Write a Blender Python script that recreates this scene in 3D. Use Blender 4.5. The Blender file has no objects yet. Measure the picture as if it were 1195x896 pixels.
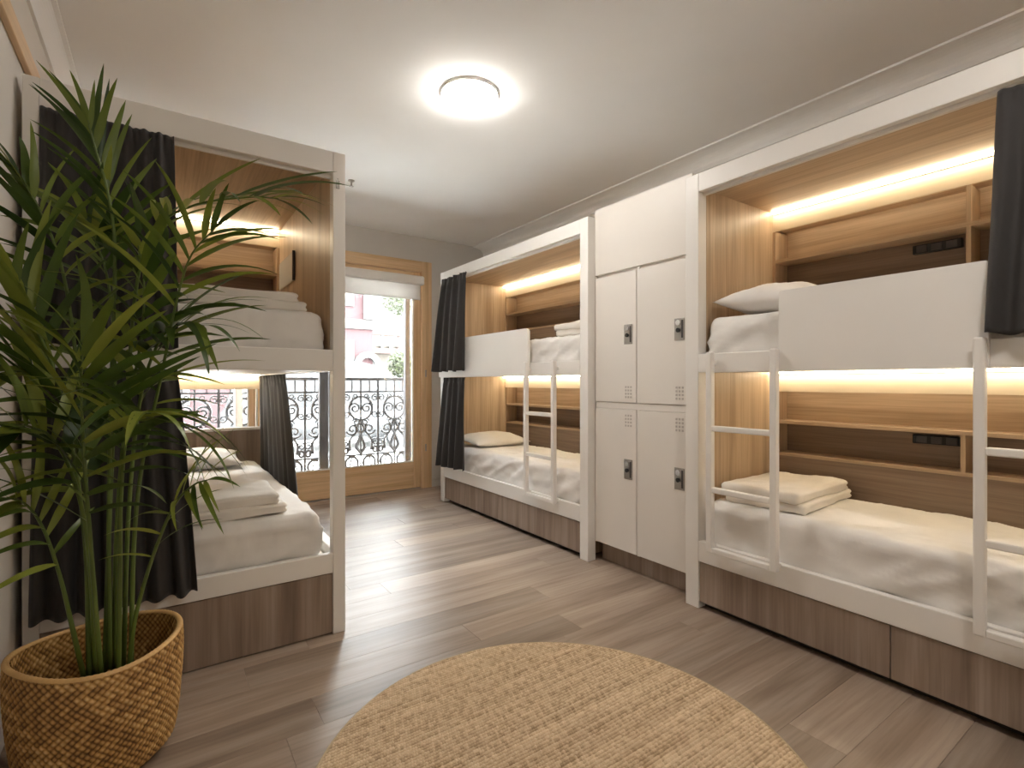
import bpy, bmesh, math, random
from mathutils import Vector, Matrix, noise
random.seed(7)
S = bpy.context.scene
COL = S.collection

# ------------------------------------------------------------------ camera
H = 1.2                                   # eye height
YAW = math.radians(34.65)
FPX = 594.0
cd = bpy.data.cameras.new('camera'); cam = bpy.data.objects.new('camera', cd); COL.objects.link(cam)
cam.location = (0, 0, H); cam.rotation_euler = (math.pi/2, 0, -YAW)
cd.sensor_fit = 'HORIZONTAL'; cd.sensor_width = 36.0; cd.lens = FPX/1195*36
cd.shift_y = -2/1195; cd.clip_start = 0.02; cd.clip_end = 300
S.camera = cam

# ------------------------------------------------------------------ world, exposure
w = bpy.data.worlds.new('overcast_sky'); S.world = w; w.use_nodes = True
bg = w.node_tree.nodes['Background']; bg.inputs[0].default_value = (0.93, 0.97, 1.0, 1); bg.inputs[1].default_value = 11.0
S.view_settings.view_transform = 'Standard'; S.view_settings.look = 'None'
S.view_settings.gamma = 1.0; S.view_settings.use_curve_mapping = False
S.view_settings.exposure = 2.25
S.cycles.diffuse_bounces = 8; S.cycles.max_bounces = 14; S.cycles.transparent_max_bounces = 16
LED_W = 5.0          # emission of the LED strips
LAMP_W = 15.0        # emission of the ceiling lamp

def portal(x0, x1, z0, z1, y):
    ld = bpy.data.lights.new('window_portal', 'AREA'); ld.shape = 'RECTANGLE'; ld.size = x1-x0; ld.size_y = z1-z0
    ld.cycles.is_portal = True
    o = bpy.data.objects.new('window_portal', ld); COL.objects.link(o)
    o.location = ((x0+x1)/2, y, (z0+z1)/2); o.rotation_euler = (-math.pi/2, 0, 0)
portal(0.94, 2.42, 0.25, 2.4, 5.50)
portal(-0.36, 0.74, 0.25, 2.4, 5.50)

# ------------------------------------------------------------------ helpers
FW = Vector((math.sin(YAW), math.cos(YAW), 0)); RT = Vector((math.cos(YAW), -math.sin(YAW), 0))
def P(px, py, d):
    """pixel of the photograph plus forward distance (m) -> world point"""
    return FW*d + RT*((px-597.5)/FPX*d) + Vector((0, 0, H+(446-py)/FPX*d))

def mat(name):
    m = bpy.data.materials.new(name); m.use_nodes = True
    nt = m.node_tree; return m, nt, nt.nodes['Principled BSDF']
def N(nt, t, **kw):
    n = nt.nodes.new(t)
    for k, v in kw.items(): setattr(n, k, v)
    return n
def ramp(nt, stops, fac):
    r = N(nt, 'ShaderNodeValToRGB'); e = r.color_ramp.elements
    while len(e) < len(stops): e.new(0.5)
    for k, (p, c) in enumerate(stops): e[k].position = p; e[k].color = (*c, 1)
    nt.links.new(fac, r.inputs[0]); return r.outputs[0]
def coords(nt, scale, rnd=True):
    tc = N(nt, 'ShaderNodeTexCoord'); mp = N(nt, 'ShaderNodeMapping'); mp.inputs['Scale'].default_value = scale
    nt.links.new(tc.outputs['Object'], mp.inputs[0])
    if rnd:
        oi = N(nt, 'ShaderNodeObjectInfo'); ml = N(nt, 'ShaderNodeMath', operation='MULTIPLY'); ml.inputs[1].default_value = 37.0
        nt.links.new(oi.outputs['Random'], ml.inputs[0]); nt.links.new(ml.outputs[0], mp.inputs['Location'])
        return mp.outputs[0], oi.outputs['Random']
    return mp.outputs[0], None
def noise_tex(nt, vec, scale, detail=4, rough=0.55, dist=0.0):
    t = N(nt, 'ShaderNodeTexNoise'); t.inputs['Scale'].default_value = scale; t.inputs['Detail'].default_value = detail
    t.inputs['Roughness'].default_value = rough; t.inputs['Distortion'].default_value = dist
    nt.links.new(vec, t.inputs['Vector']); return t.outputs['Fac']
def bump(nt, b, fac, strength, dist=0.002):
    n = N(nt, 'ShaderNodeBump'); n.inputs['Strength'].default_value = strength; n.inputs['Distance'].default_value = dist
    nt.links.new(fac, n.inputs['Height']); nt.links.new(n.outputs[0], b.inputs['Normal'])
def mixc(nt, fac, a, b, mode='MIX'):
    m = N(nt, 'ShaderNodeMix', data_type='RGBA', blend_type=mode)
    for s, v in ((0, fac), (6, a), (7, b)):
        if hasattr(v, 'links'): nt.links.new(v, m.inputs[s])
        else: m.inputs[s].default_value = v if s == 0 else (*v, 1)
    return m.outputs[2]

def plain(name, col, rough=0.5, metal=0.0, var=0.03, bscale=60, bstr=0.0):
    m, nt, b = mat(name)
    v, _ = coords(nt, (1, 1, 1))
    f = noise_tex(nt, v, 3.0, 3)
    lo = tuple(max(0, c*(1-var)) for c in col); hi = tuple(min(1, c*(1+var)) for c in col)
    nt.links.new(ramp(nt, [(0.3, lo), (0.7, hi)], f), b.inputs['Base Color'])
    b.inputs['Roughness'].default_value = rough; b.inputs['Metallic'].default_value = metal
    if bstr: bump(nt, b, noise_tex(nt, v, bscale, 3), bstr)
    return m

def wood(name, c_dark, c_mid, c_lite, axis, rough=0.45, cross=14.0, along=0.7, rnd=0.0):
    """grain runs along the given axis index"""
    m, nt, b = mat(name)
    sc = [cross]*3; sc[axis] = along
    v, r = coords(nt, tuple(sc))
    broad = noise_tex(nt, v, 1.0, 3, 0.5, 0.6)
    sc2 = [cross*7]*3; sc2[axis] = along*3
    v2, _ = coords(nt, tuple(sc2))
    fine = noise_tex(nt, v2, 1.0, 4, 0.6, 0.2)
    c1 = ramp(nt, [(0.28, c_dark), (0.5, c_mid), (0.75, c_lite)], broad)
    c2 = ramp(nt, [(0.3, (0.72, 0.70, 0.68)), (0.6, (1, 1, 1))], fine)
    c = mixc(nt, 0.75, c1, c2, 'MULTIPLY')
    if rnd:
        rr = ramp(nt, [(0.0, (1-rnd,)*3), (0.45, (1-rnd*0.25,)*3), (1.0, (1+rnd*0.35, 1+rnd*0.33, 1+rnd*0.3))], r)
        c = mixc(nt, 1.0, c, rr, 'MULTIPLY')
    nt.links.new(c, b.inputs['Base Color']); b.inputs['Roughness'].default_value = rough
    bump(nt, b, fine, 0.12, 0.001)
    return m

def emit(name, col, strength):
    m, nt, b = mat(name)
    b.inputs['Base Color'].default_value = (0.9, 0.88, 0.82, 1)
    b.inputs['Emission Color'].default_value = (*col, 1); b.inputs['Emission Strength'].default_value = strength
    return m

def fabric(name, col, rough=0.9, weave=900, wr=0.0, sheen=0.2, var=0.05):
    m, nt, b = mat(name)
    v, _ = coords(nt, (1, 1, 1))
    f = noise_tex(nt, v, 5.0, 4)
    lo = tuple(c*(1-var) for c in col); hi = tuple(min(1, c*(1+var)) for c in col)
    nt.links.new(ramp(nt, [(0.3, lo), (0.7, hi)], f), b.inputs['Base Color'])
    b.inputs['Roughness'].default_value = rough
    b.inputs['Sheen Weight'].default_value = sheen
    fine = noise_tex(nt, v, weave, 2)
    if wr:
        v2, _ = coords(nt, (1, 1.6, 1.2)); big = noise_tex(nt, v2, 9.0, 3, 0.5, 1.5)
        ad = N(nt, 'ShaderNodeMath', operation='MULTIPLY_ADD'); ad.inputs[1].default_value = wr*20
        nt.links.new(big, ad.inputs[0]); nt.links.new(fine, ad.inputs[2]); bump(nt, b, ad.outputs[0], 0.35, 0.0015)
    else:
        bump(nt, b, fine, 0.15, 0.0008)
    return m

WHITE = plain('white_lacquer', (0.82, 0.795, 0.76), 0.38, var=0.012)
LOCKW = plain('locker_enamel', (0.78, 0.74, 0.69), 0.42, var=0.012)
PLASTER = plain('wall_paint', (0.70, 0.665, 0.62), 0.85, var=0.02, bscale=140, bstr=0.05)
GREYWALL = plain('grey_wall_paint', (0.62, 0.60, 0.57), 0.85, var=0.02, bscale=140, bstr=0.05)
CEIL = plain('ceiling_paint', (0.86, 0.855, 0.845), 0.9, var=0.012, bscale=120, bstr=0.04)
OAK_Z = wood('oak_upright_grain', (0.43, 0.305, 0.195), (0.575, 0.43, 0.29), (0.66, 0.51, 0.36), 2, 0.42)
OAK_Y = wood('oak_long_grain', (0.43, 0.305, 0.195), (0.575, 0.43, 0.29), (0.66, 0.51, 0.36), 1, 0.42)
OAK_X = wood('oak_cross_grain', (0.43, 0.305, 0.195), (0.575, 0.43, 0.29), (0.66, 0.51, 0.36), 0, 0.42)
DRAW = wood('smoked_oak_front', (0.21, 0.150, 0.113), (0.32, 0.243, 0.19), (0.42, 0.335, 0.275), 2, 0.45, cross=11)
SMOKE_Y = wood('smoked_oak_long_grain', (0.19, 0.128, 0.086), (0.275, 0.195, 0.138), (0.35, 0.262, 0.195), 1, 0.45)
SMOKE_X = wood('smoked_oak_cross_grain', (0.19, 0.128, 0.086), (0.275, 0.195, 0.138), (0.35, 0.262, 0.195), 0, 0.45)
PINE_X = wood('pine_frame_cross', (0.60, 0.385, 0.20), (0.74, 0.51, 0.29), (0.80, 0.58, 0.36), 0, 0.4)
PINE_Y = wood('pine_frame_long', (0.60, 0.385, 0.20), (0.74, 0.51, 0.29), (0.80, 0.58, 0.36), 1, 0.4)
PINE_Z = wood('pine_frame_upright', (0.60, 0.385, 0.20), (0.74, 0.51, 0.29), (0.80, 0.58, 0.36), 2, 0.4)
PLANK = wood('grey_brown_plank', (0.245, 0.178, 0.130), (0.355, 0.272, 0.208), (0.44, 0.355, 0.285), 0, 0.45, cross=9, along=0.9, rnd=0.24)
SUBFLOOR = plain('dark_subfloor', (0.05, 0.035, 0.028), 0.9)
DARKGAP = plain('dark_recess', (0.03, 0.022, 0.018), 0.9)
SHEET = fabric('white_cotton', (0.80, 0.775, 0.745), 0.9, 1200, wr=0.10)
DUVET = fabric('cream_cotton', (0.79, 0.745, 0.68), 0.92, 900, wr=0.16)
CURT = fabric('charcoal_cloth', (0.026, 0.0225, 0.0215), 0.75, 1500, sheen=0.12, var=0.15)
LED = emit('led_diffuser', (1.0, 0.85, 0.60), LED_W)
LAMPM = emit('lamp_glass', (1.0, 0.95, 0.88), LAMP_W)
STEEL = plain('brushed_steel', (0.42, 0.40, 0.37), 0.35, 1.0, var=0.12)
BLACKP = plain('black_plastic', (0.015, 0.015, 0.016), 0.4)
DARKMET = plain('dark_grey_metal', (0.075, 0.07, 0.072), 0.45, 0.2)
IRON = plain('cast_iron', (0.045, 0.043, 0.046), 0.6, 0.1, var=0.2)
BLIND = fabric('blind_cloth', (0.74, 0.72, 0.70), 0.9, 800, sheen=0.0)
def translucent(m, amount):
    nt = m.node_tree; b = nt.nodes['Principled BSDF']; out = nt.nodes['Material Output']
    tr = N(nt, 'ShaderNodeBsdfTranslucent'); tr.inputs[0].default_value = (0.8, 0.78, 0.75, 1); mx = N(nt, 'ShaderNodeMixShader'); mx.inputs[0].default_value = amount
    nt.links.new(b.outputs[0], mx.inputs[1]); nt.links.new(tr.outputs[0], mx.inputs[2]); nt.links.new(mx.outputs[0], out.inputs[0])
translucent(BLIND, 0.35)
CHROME = plain('chrome', (0.6, 0.6, 0.6), 0.2, 1.0)
VENT = plain('vent_hole_grey', (0.5, 0.46, 0.42), 0.6)
SOIL = plain('potting_soil', (0.035, 0.022, 0.014), 0.95, var=0.4, bscale=60, bstr=0.8)

def glass_mat():
    m, nt, b = mat('thin_window_glass')
    nt.nodes.remove(b); out = nt.nodes['Material Output']
    tr = N(nt, 'ShaderNodeBsdfTransparent'); tr.inputs[0].default_value = (0.97, 0.985, 0.98, 1)
    gl = N(nt, 'ShaderNodeBsdfGlossy'); gl.inputs['Roughness'].default_value = 0.02
    fr = N(nt, 'ShaderNodeFresnel'); fr.inputs[0].default_value = 1.45
    mx = N(nt, 'ShaderNodeMixShader')
    nt.links.new(fr.outputs[0], mx.inputs[0]); nt.links.new(tr.outputs[0], mx.inputs[1]); nt.links.new(gl.outputs[0], mx.inputs[2])
    nt.links.new(mx.outputs[0], out.inputs[0]); return m
GLASS = glass_mat()

def tag(o, label, cat, group=None, kind=None):
    if label: o['label'] = label
    if cat: o['category'] = cat
    if group: o['group'] = group
    if kind: o['kind'] = kind
    return o
def thing(name, loc, label, cat, group=None, kind=None):
    o = bpy.data.objects.new(name, None); COL.objects.link(o); o.location = loc; o.empty_display_size = 0.1
    return tag(o, label, cat, group, kind)
def fix_parent(o, parent):
    """o.location is a world position; keep it there below parent (no rotations on parents)"""
    o.parent = parent
    base = Vector((0, 0, 0)); q = parent
    while q: base += q.location; q = q.parent
    o.location = Vector(o.location) - base
    return o
def link(name, me, m, parent, loc, smooth=False):
    if m and not me.materials: me.materials.append(m)
    if smooth:
        for p in me.polygons: p.use_smooth = True
    o = bpy.data.objects.new(name, me); COL.objects.link(o); o.location = loc
    if parent: fix_parent(o, parent)
    return o
def bm_mesh(bm, name='m'):
    me = bpy.data.meshes.new(name); bm.to_mesh(me); bm.free(); return me
def box(name, x0, x1, y0, y1, z0, z1, m, parent=None, bev=0.0, seg=2):
    if x1 < x0: x0, x1 = x1, x0
    if y1 < y0: y0, y1 = y1, y0
    if z1 < z0: z0, z1 = z1, z0
    bm = bmesh.new(); bmesh.ops.create_cube(bm, size=1.0, matrix=Matrix.Diagonal((x1-x0, y1-y0, z1-z0, 1)))
    if bev: bmesh.ops.bevel(bm, geom=bm.edges[:], offset=min(bev, 0.45*min(x1-x0, y1-y0, z1-z0)), segments=seg, affect='EDGES', profile=0.5)
    return link(name, bm_mesh(bm, name), m, parent, ((x0+x1)/2, (y0+y1)/2, (z0+z1)/2))
def struct(o): o['kind'] = 'structure'; return o
def add_box(bm, x0, x1, y0, y1, z0, z1):
    bmesh.ops.create_cube(bm, size=1.0, matrix=Matrix.Translation(((x0+x1)/2, (y0+y1)/2, (z0+z1)/2)) @ Matrix.Diagonal((abs(x1-x0), abs(y1-y0), abs(z1-z0), 1)))
def recenter(me):
    lo = Vector((1e9,)*3); hi = -lo
    for v in me.vertices:
        for k in range(3): lo[k] = min(lo[k], v.co[k]); hi[k] = max(hi[k], v.co[k])
    c = Vector(((lo[0]+hi[0])/2, (lo[1]+hi[1])/2, lo[2]))
    me.transform(Matrix.Translation(-c)); return c
def grid_mesh(fn, nu, nv, closed_u=False, name='grid'):
    vs, fs = [], []
    for j in range(nv+1):
        for i in range(nu if closed_u else nu+1): vs.append(fn(i/nu, j/nv))
    W = nu if closed_u else nu+1
    for j in range(nv):
        for i in range(nu):
            a = j*W+i; b = j*W+(i+1) % W if closed_u else j*W+i+1
            fs.append((a, b, b+W, a+W))
    me = bpy.data.meshes.new(name); me.from_pydata([tuple(v) for v in vs], [], fs); return me
def tube_into(bm, pts, r, sides=6, r1=None):
    rings = []; n = len(pts); prev = None
    for k, p in enumerate(pts):
        t = (pts[min(k+1, n-1)]-pts[max(k-1, 0)]).normalized()
        if prev is None:
            a = Vector((0, 0, 1)) if abs(t.z) < 0.9 else Vector((1, 0, 0)); nrm = t.cross(a).normalized()
        else: nrm = (prev - t*prev.dot(t)).normalized()
        prev = nrm; bn = t.cross(nrm); rr = r if r1 is None else r+(r1-r)*k/(n-1)
        rings.append([bm.verts.new(p+(nrm*math.cos(2*math.pi*s/sides)+bn*math.sin(2*math.pi*s/sides))*rr) for s in range(sides)])
    for k in range(n-1):
        for s in range(sides): bm.faces.new((rings[k][s], rings[k][(s+1) % sides], rings[k+1][(s+1) % sides], rings[k+1][s]))
    bm.faces.new(rings[0][::-1]); bm.faces.new(rings[-1])
def smoothpts(ctrl, n):
    """Catmull-Rom through control points"""
    c = [ctrl[0]*2-ctrl[1]]+list(ctrl)+[ctrl[-1]*2-ctrl[-2]]; out = []
    m = len(ctrl)-1
    for i in range(n+1):
        t = i/n*m; k = min(int(t), m-1); u = t-k; p0, p1, p2, p3 = c[k:k+4]
        out.append(0.5*((2*p1)+(p2-p0)*u+(2*p0-5*p1+4*p2-p3)*u*u+(3*p1-p0-3*p2+p3)*u**3))
    return out
def lathe(profile, seg=48):
    """profile [(r,z)] about the z axis"""
    return grid_mesh(lambda u, v: (profile[round(v*(len(profile)-1))][0]*math.cos(2*math.pi*u), profile[round(v*(len(profile)-1))][0]*math.sin(2*math.pi*u), profile[round(v*(len(profile)-1))][1]), seg, len(profile)-1, True)

# ------------------------------------------------------------------ room
XL, XR, YN, YF, ZC = -0.425, 3.265, -1.30, 5.33, 2.84
fl = struct(box('floor', XL-0.1, XR+0.1, YN-0.1, YF+0.3, -0.10, -0.014, SUBFLOOR))
PW = 0.185; y = YN; row = 0
while y < YF:
    x = XL - random.uniform(0.1, 1.3)
    while x < XR:
        L = random.choice((1.22, 1.5, 1.8)); a, b_ = max(x, XL), min(x+L, XR)
        if b_-a > 0.03:
            pl = box('plank', a+0.0003, b_-0.0003, y+0.0003, min(y+PW, YF)-0.0003, -0.014, 0.0, PLANK, fl, 0.0007, 1)
        x += L
    y += PW; row += 1
struct(box('ceiling', XL-0.1, XR+0.1, YN-0.1, YF+0.3, ZC, ZC+0.1, CEIL))
struct(box('wall_left', XL-0.1, XL, YN-0.1, YF+0.3, -0.1, ZC, PLASTER))
struct(box('wall_right', XR, XR+0.1, YN-0.1, YF+0.3, -0.1, ZC, PLASTER))
struct(box('wall_near', XL, XR, YN-0.1, YN, -0.1, ZC, PLASTER))
# window wall with two tall openings
D0, D1, DT = 0.80, 2.555, 2.565      # french door casing, outer
W0, W1 = -0.42, 0.79                 # side window casing, outer
bm = bmesh.new()
WT = YF+0.28
add_box(bm, XL, W0, YF, WT, -0.1, ZC)
add_box(bm, W1, D0, YF, WT, -0.1, ZC)
add_box(bm, D1, XR, YF, WT, -0.1, ZC)
add_box(bm, W0, W1, YF, WT, DT, ZC)
add_box(bm, D0, D1, YF, WT, DT, ZC)
add_box(bm, W0, W1, YF, WT, -0.1, 0.0)
add_box(bm, D0, D1, YF, WT, -0.1, 0.0)
me = bm_mesh(bm, 'wall_far'); struct(link('wall_far', me, GREYWALL, None, (0, 0, 0)))
# cornices: stepped cove profile along left and right walls
def cornice(name, pts, y0, y1):
    bm = bmesh.new(); a = [bm.verts.new((x, y0, z)) for x, z in pts]; b = [bm.verts.new((x, y1, z)) for x, z in pts]
    n = len(pts)
    for k in range(n): bm.faces.new((a[k], a[(k+1) % n], b[(k+1) % n], b[k]))
    bm.faces.new(a[::-1]); bm.faces.new(b); bmesh.ops.recalc_face_normals(bm, faces=bm.faces[:])
    me = bm_mesh(bm, name); c = recenter(me); return struct(link(name, me, CEIL, None, c))
def cove(xw, s, wdt, hgt):
    pts = [(xw, ZC), (xw+s*wdt, ZC), (xw+s*wdt, ZC-0.012)]
    for k in range(1, 8):
        t = k/8*math.pi/2; pts.append((xw+s*(0.012+(wdt-0.024)*(1-math.sin(t))), ZC-0.012-(hgt-0.024)*(1-math.cos(t))))
    return pts+[(xw+s*0.012, ZC-hgt), (xw, ZC-hgt)]
cornice('trim_1', cove(XR, -1, 0.155, 0.10), YN, YF)
cornice('trim_2', cove(XL, 1, 0.06, 0.17), YN, YF)
struct(box('trim_3', XL, XL+0.022, YN, 2.9, 2.372, 2.45, PINE_Y, None, 0.004))
struct(box('baseboard_right', XR-0.012, XR, 4.72, YF, 0, 0.08, GREYWALL, None, 0.002))
struct(box('baseboard_far', D1+0.004, XR-0.013, YF-0.012, YF, 0, 0.08, GREYWALL, None, 0.002))

# ------------------------------------------------------------------ french door and side window (setting)
def glazed(name, x0, x1, label, posts, cw=0.12, sw=0.085, glass_bottom=0.305):
    t = thing(name, ((x0+x1)/2, YF, 0), None, None, kind='structure')
    yi = YF-0.02; ys = YF+0.012
    box('casing', x0, x0+cw, yi, YF+0.16, 0, DT, PINE_Z, t, 0.004)
    box('casing', x1-cw, x1, yi, YF+0.16, 0, DT, PINE_Z, t, 0.004)
    box('casing', x0+cw, x1-cw, yi, YF+0.16, DT-0.12, DT, PINE_X, t, 0.004)
    a, b = x0+cw+0.003, x1-cw-0.003; zt = DT-0.124
    box('sash_stile', a, a+sw, ys, ys+0.07, 0.012, zt, PINE_Z, t, 0.005)
    box('sash_stile', b-sw, b, ys, ys+0.07, 0.012, zt, PINE_Z, t, 0.005)
    box('sash_rail', a+sw, b-sw, ys, ys+0.07, zt-0.085, zt, PINE_X, t, 0.005)
    box('sash_rail', a+sw, b-sw, ys, ys+0.07, 0.012, glass_bottom, PINE_X, t, 0.005)
    box('glazing_bead', a+sw, b-sw, ys+0.004, ys+0.03, glass_bottom, glass_bottom+0.012, WHITE, t, 0.002)
    box('glazing_bead', b-sw-0.012, b-sw, ys+0.004, ys+0.03, glass_bottom+0.012, zt-0.085, WHITE, t, 0.002)
    box('pane', a+sw, b-sw, ys+0.034, ys+0.040, glass_bottom, zt-0.085, GLASS, t)
    box('threshold', a, b, YF+0.085, WT, 0.0, 0.03, DARKMET, t, 0.003)
    for (pa, pb, m_) in posts: box('shutter_guide', pa, pb, YF+0.17, YF+0.23, 0.03, DT, m_, t, 0.004)
    return t
d1 = glazed('door_1', D0, D1, '', [(1.365, 1.455, DARKMET), (1.470, 1.60, DARKMET), (2.315, 2.372, DARKMET)])
box('hinge', 2.47, 2.485, YF-0.035, YF-0.0205, 1.26, 1.34, STEEL, d1, 0.003)
box('hinge', 2.47, 2.485, YF-0.035, YF-0.0205, 0.42, 0.50, STEEL, d1, 0.003)
GREYP = plain('light_grey_metal', (0.55, 0.55, 0.56), 0.5)
w1 = glazed('window_1', W0, W1, '', [(0.585, 0.65, GREYP)], 0.05, 0.05)
# roller blind
rb = thing('roller_blind', (1.70, YF-0.06, 2.10), 'white roller blind pulled a short way down over the balcony door', 'blind')
box('cassette', 0.985, 2.435, YF-0.095, YF-0.021, 2.285, 2.385, WHITE, rb, 0.02, 4)
box('blind_cloth', 1.01, 2.395, YF-0.062, YF-0.058, 2.135, 2.30, BLIND, rb)
box('bottom_bar', 1.01, 2.395, YF-0.066, YF-0.054, 2.118, 2.138, BLIND, rb, 0.004)

# ------------------------------------------------------------------ soft things
def soft_box(dx, dy, dz, r, step, disp, name='soft'):
    """rounded box standing on z=0, centred in x,y; disp(p, n) -> offset along the normal"""
    nx, ny, nz = [max(2, int(round(v/step))) for v in (dx, dy, dz)]
    bm = bmesh.new(); cache = {}
    def vert(p):
        k = tuple(round(c, 5) for c in p)
        if k not in cache:
            q = Vector(p); lo = Vector((-dx/2+r, -dy/2+r, r)); hi = Vector((dx/2-r, dy/2-r, dz-r))
            c = Vector([min(max(q[i], lo[i]), hi[i]) for i in range(3)]); n = (q-c)
            n = n.normalized() if n.length > 1e-9 else Vector((0, 0, 1))
            s = c+n*r; cache[k] = bm.verts.new(s+n*disp(s, n))
        return cache[k]
    def face_grid(f, na, nb):
        for i in range(na):
            for j in range(nb):
                q = [vert(f(i/na, j/nb)), vert(f((i+1)/na, j/nb)), vert(f((i+1)/na, (j+1)/nb)), vert(f(i/na, (j+1)/nb))]
                try: bm.faces.new(q)
                except ValueError: pass
    X = lambda a: -dx/2+a*dx
    Yf = lambda a: -dy/2+a*dy
    Zf = lambda a: a*dz
    face_grid(lambda a, b: (X(a), Yf(b), dz), nx, ny); face_grid(lambda a, b: (X(a), Yf(b), 0), nx, ny)
    face_grid(lambda a, b: (X(a), -dy/2, Zf(b)), nx, nz); face_grid(lambda a, b: (X(a), dy/2, Zf(b)), nx, nz)
    face_grid(lambda a, b: (-dx/2, Yf(a), Zf(b)), ny, nz); face_grid(lambda a, b: (dx/2, Yf(a), Zf(b)), ny, nz)
    bmesh.ops.recalc_face_normals(bm, faces=bm.faces[:])
    return bm_mesh(bm, name)
def ridge(p, sc, seed):
    n = noise.noise(Vector((p.x*sc[0]+seed, p.y*sc[1]-seed, p.z*sc[2]+2*seed))); return 1-abs(n)*2
def mattress(name, x0, x1, y0, y1, z0, z1, label, seed, amp=1.0, group='mattresses in white sheets'):
    def disp(p, n):
        side = 1-abs(n.z)
        wob = 0.006*noise.noise(Vector((p.x*3+seed, p.y*3, p.z*3)))
        a = max(0, ridge(p, (2.5, 2.2, 7), seed)-0.6)*0.018+max(0, ridge(p, (7, 5, 4), seed+9)-0.62)*0.022+max(0, ridge(p, (13, 11, 9), seed+5)-0.7)*0.014
        diag = max(0, ridge(Vector((p.x+p.z*1.2, p.y+p.z*1.7, p.z)), (1.5, 4.2, 1.0), seed+3)-0.6)*0.032
        return amp*(wob+(a*0.5+diag*side*1.0+a*side*0.4))-0.010*amp
    me = soft_box(x1-x0, y1-y0, z1-z0, 0.055, 0.019, disp, name)
    o = link(name, me, SHEET, None, ((x0+x1)/2, (y0+y1)/2, z0), True)
    return tag(o, label, 'mattress', group)
def pillow(name, c, lx, ly, h, label, rz=0.0, tilt=(0, 0), seed=0, mtl=None, group='white pillows'):
    n = 36; vs, fs = [], []
    def prof(a, b):
        e = max(0, 1-abs(a)**2.6)**0.62*max(0, 1-abs(b)**2.6)**0.62; return e
    for s in (1, -1):
        for j in range(n+1):
            for i in range(n+1):
                a, b = i/n*2-1, j/n*2-1
                k = 1-0.075*(1-b*b)*abs(a)**3 if True else 1; k2 = 1-0.075*(1-a*a)*abs(b)**3
                e = prof(a, b); z = s*h/2*e*(1.0 if s > 0 else 0.75)
                wv = 0.012*noise.noise(Vector((a*2.5+seed, b*2.5, s*3)))*e+0.006*max(0, ridge(Vector((a, b, 0)), (3, 4, 1), seed)-0.5)*e
                vs.append((a*lx/2*k, b*ly/2*k2, z+s*wv))
    W = n+1
    for s in range(2):
        o = s*W*W
        for j in range(n):
            for i in range(n):
                q = (o+j*W+i, o+j*W+i+1, o+(j+1)*W+i+1, o+(j+1)*W+i); fs.append(q if s == 0 else q[::-1])
    me = bpy.data.meshes.new(name); me.from_pydata(vs, [], fs)
    bm = bmesh.new(); bm.from_mesh(me); bmesh.ops.remove_doubles(bm, verts=bm.verts[:], dist=0.0004); bm.to_mesh(me); bm.free()
    lo = min(v.co.z for v in me.vertices); me.transform(Matrix.Translation((0, 0, -lo)))
    o = link(name, me, mtl or SHEET, None, c, True); o.rotation_euler = (tilt[0], tilt[1], rz)
    return tag(o, label, 'pillow', group)
def folded_duvet(name, c, lx, ly, layers, t, label, rz=0.0, seed=0, shift=0.012, group='folded cream duvets'):
    """each layer is a sheet folded once (rounded fold towards -x, open edges towards +x)"""
    root = thing(name, c, label, 'duvet', group); root.rotation_euler = (0, 0, rz)
    z = 0.0
    for k in range(layers):
        L = lx*(1-0.03*k)
        def disp(p, n, k=k): 
            crease = -0.010*math.exp(-((p.z-t/2)/0.006)**2)*(1-abs(n.z))*(1.0 if p.x > -L/2+0.06 else 0.3)
            return crease+0.009*noise.noise(Vector((p.x*4+seed+k*7, p.y*4, p.z*2)))+0.010*max(0, ridge(p, (3, 6, 2), seed+k)-0.6)
        me = soft_box(L, ly*(1-0.02*k), t, t*0.48, 0.012, disp, 'fold')
        o = bpy.data.objects.new('folded_layer', me); COL.objects.link(o); me.materials.append(DUVET)
        for p in me.polygons: p.use_smooth = True
        o.parent = root; o.location = (shift*(-1)**k*0.8+0.0, shift*k, z); o.rotation_euler = (0, 0, 0.015*(-1)**k); z += t*0.90
    return root
def curtain(name, t0, t1, b0, b1, zt, zb, pleats, label, amp=0.022, seed=0, group='charcoal bunk curtains', bulge=0.0):
    """t0,t1: top ends (x,y); b0,b1: bottom ends"""
    t0, t1, b0, b1 = [Vector((*v, 0)) for v in (t0, t1, b0, b1)]
    dirv = (t1-t0).normalized(); nrm = Vector((dirv.y, -dirv.x, 0))
    ph = [random.uniform(-0.6, 0.6) for _ in range(pleats+3)]
    def f(u, v):
        e = v**0.8; p = (t0.lerp(t1, u)).lerp(b0.lerp(b1, u), e)
        wu = u+0.02*noise.noise(Vector((u*6+seed, v*1.5, seed)))
        k = wu*pleats; w_ = math.sin(2*math.pi*k+ph[int(k) % len(ph)]*0.5*v+0.7*noise.noise(Vector((k*0.9, seed, 0))))
        head = math.exp(-((v-0.045)/0.022)**2)
        A = amp*(0.55+0.75*v)*(1-0.55*head)*(0.75+0.5*noise.noise(Vector((k*0.7+3, seed+5, v*0.6))))
        fine = 0.006*math.sin(2*math.pi*k*2.3)*max(0, 1-v*9)
        z = zt+(zb-zt)*v+0.006*math.sin(k*5+seed)*v
        return p+nrm*(w_*A+fine+bulge*math.sin(math.pi*min(1, v*1.0))*0.5)+Vector((0, 0, z))
    me = grid_mesh(f, pleats*22, 46, name=name); c = recenter(me)
    o = link(name, me, CURT, None, c, True)
    s = o.modifiers.new('thickness', 'SOLIDIFY'); s.thickness = 0.003; s.offset = 0
    return tag(o, label, 'curtain', group)

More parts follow.
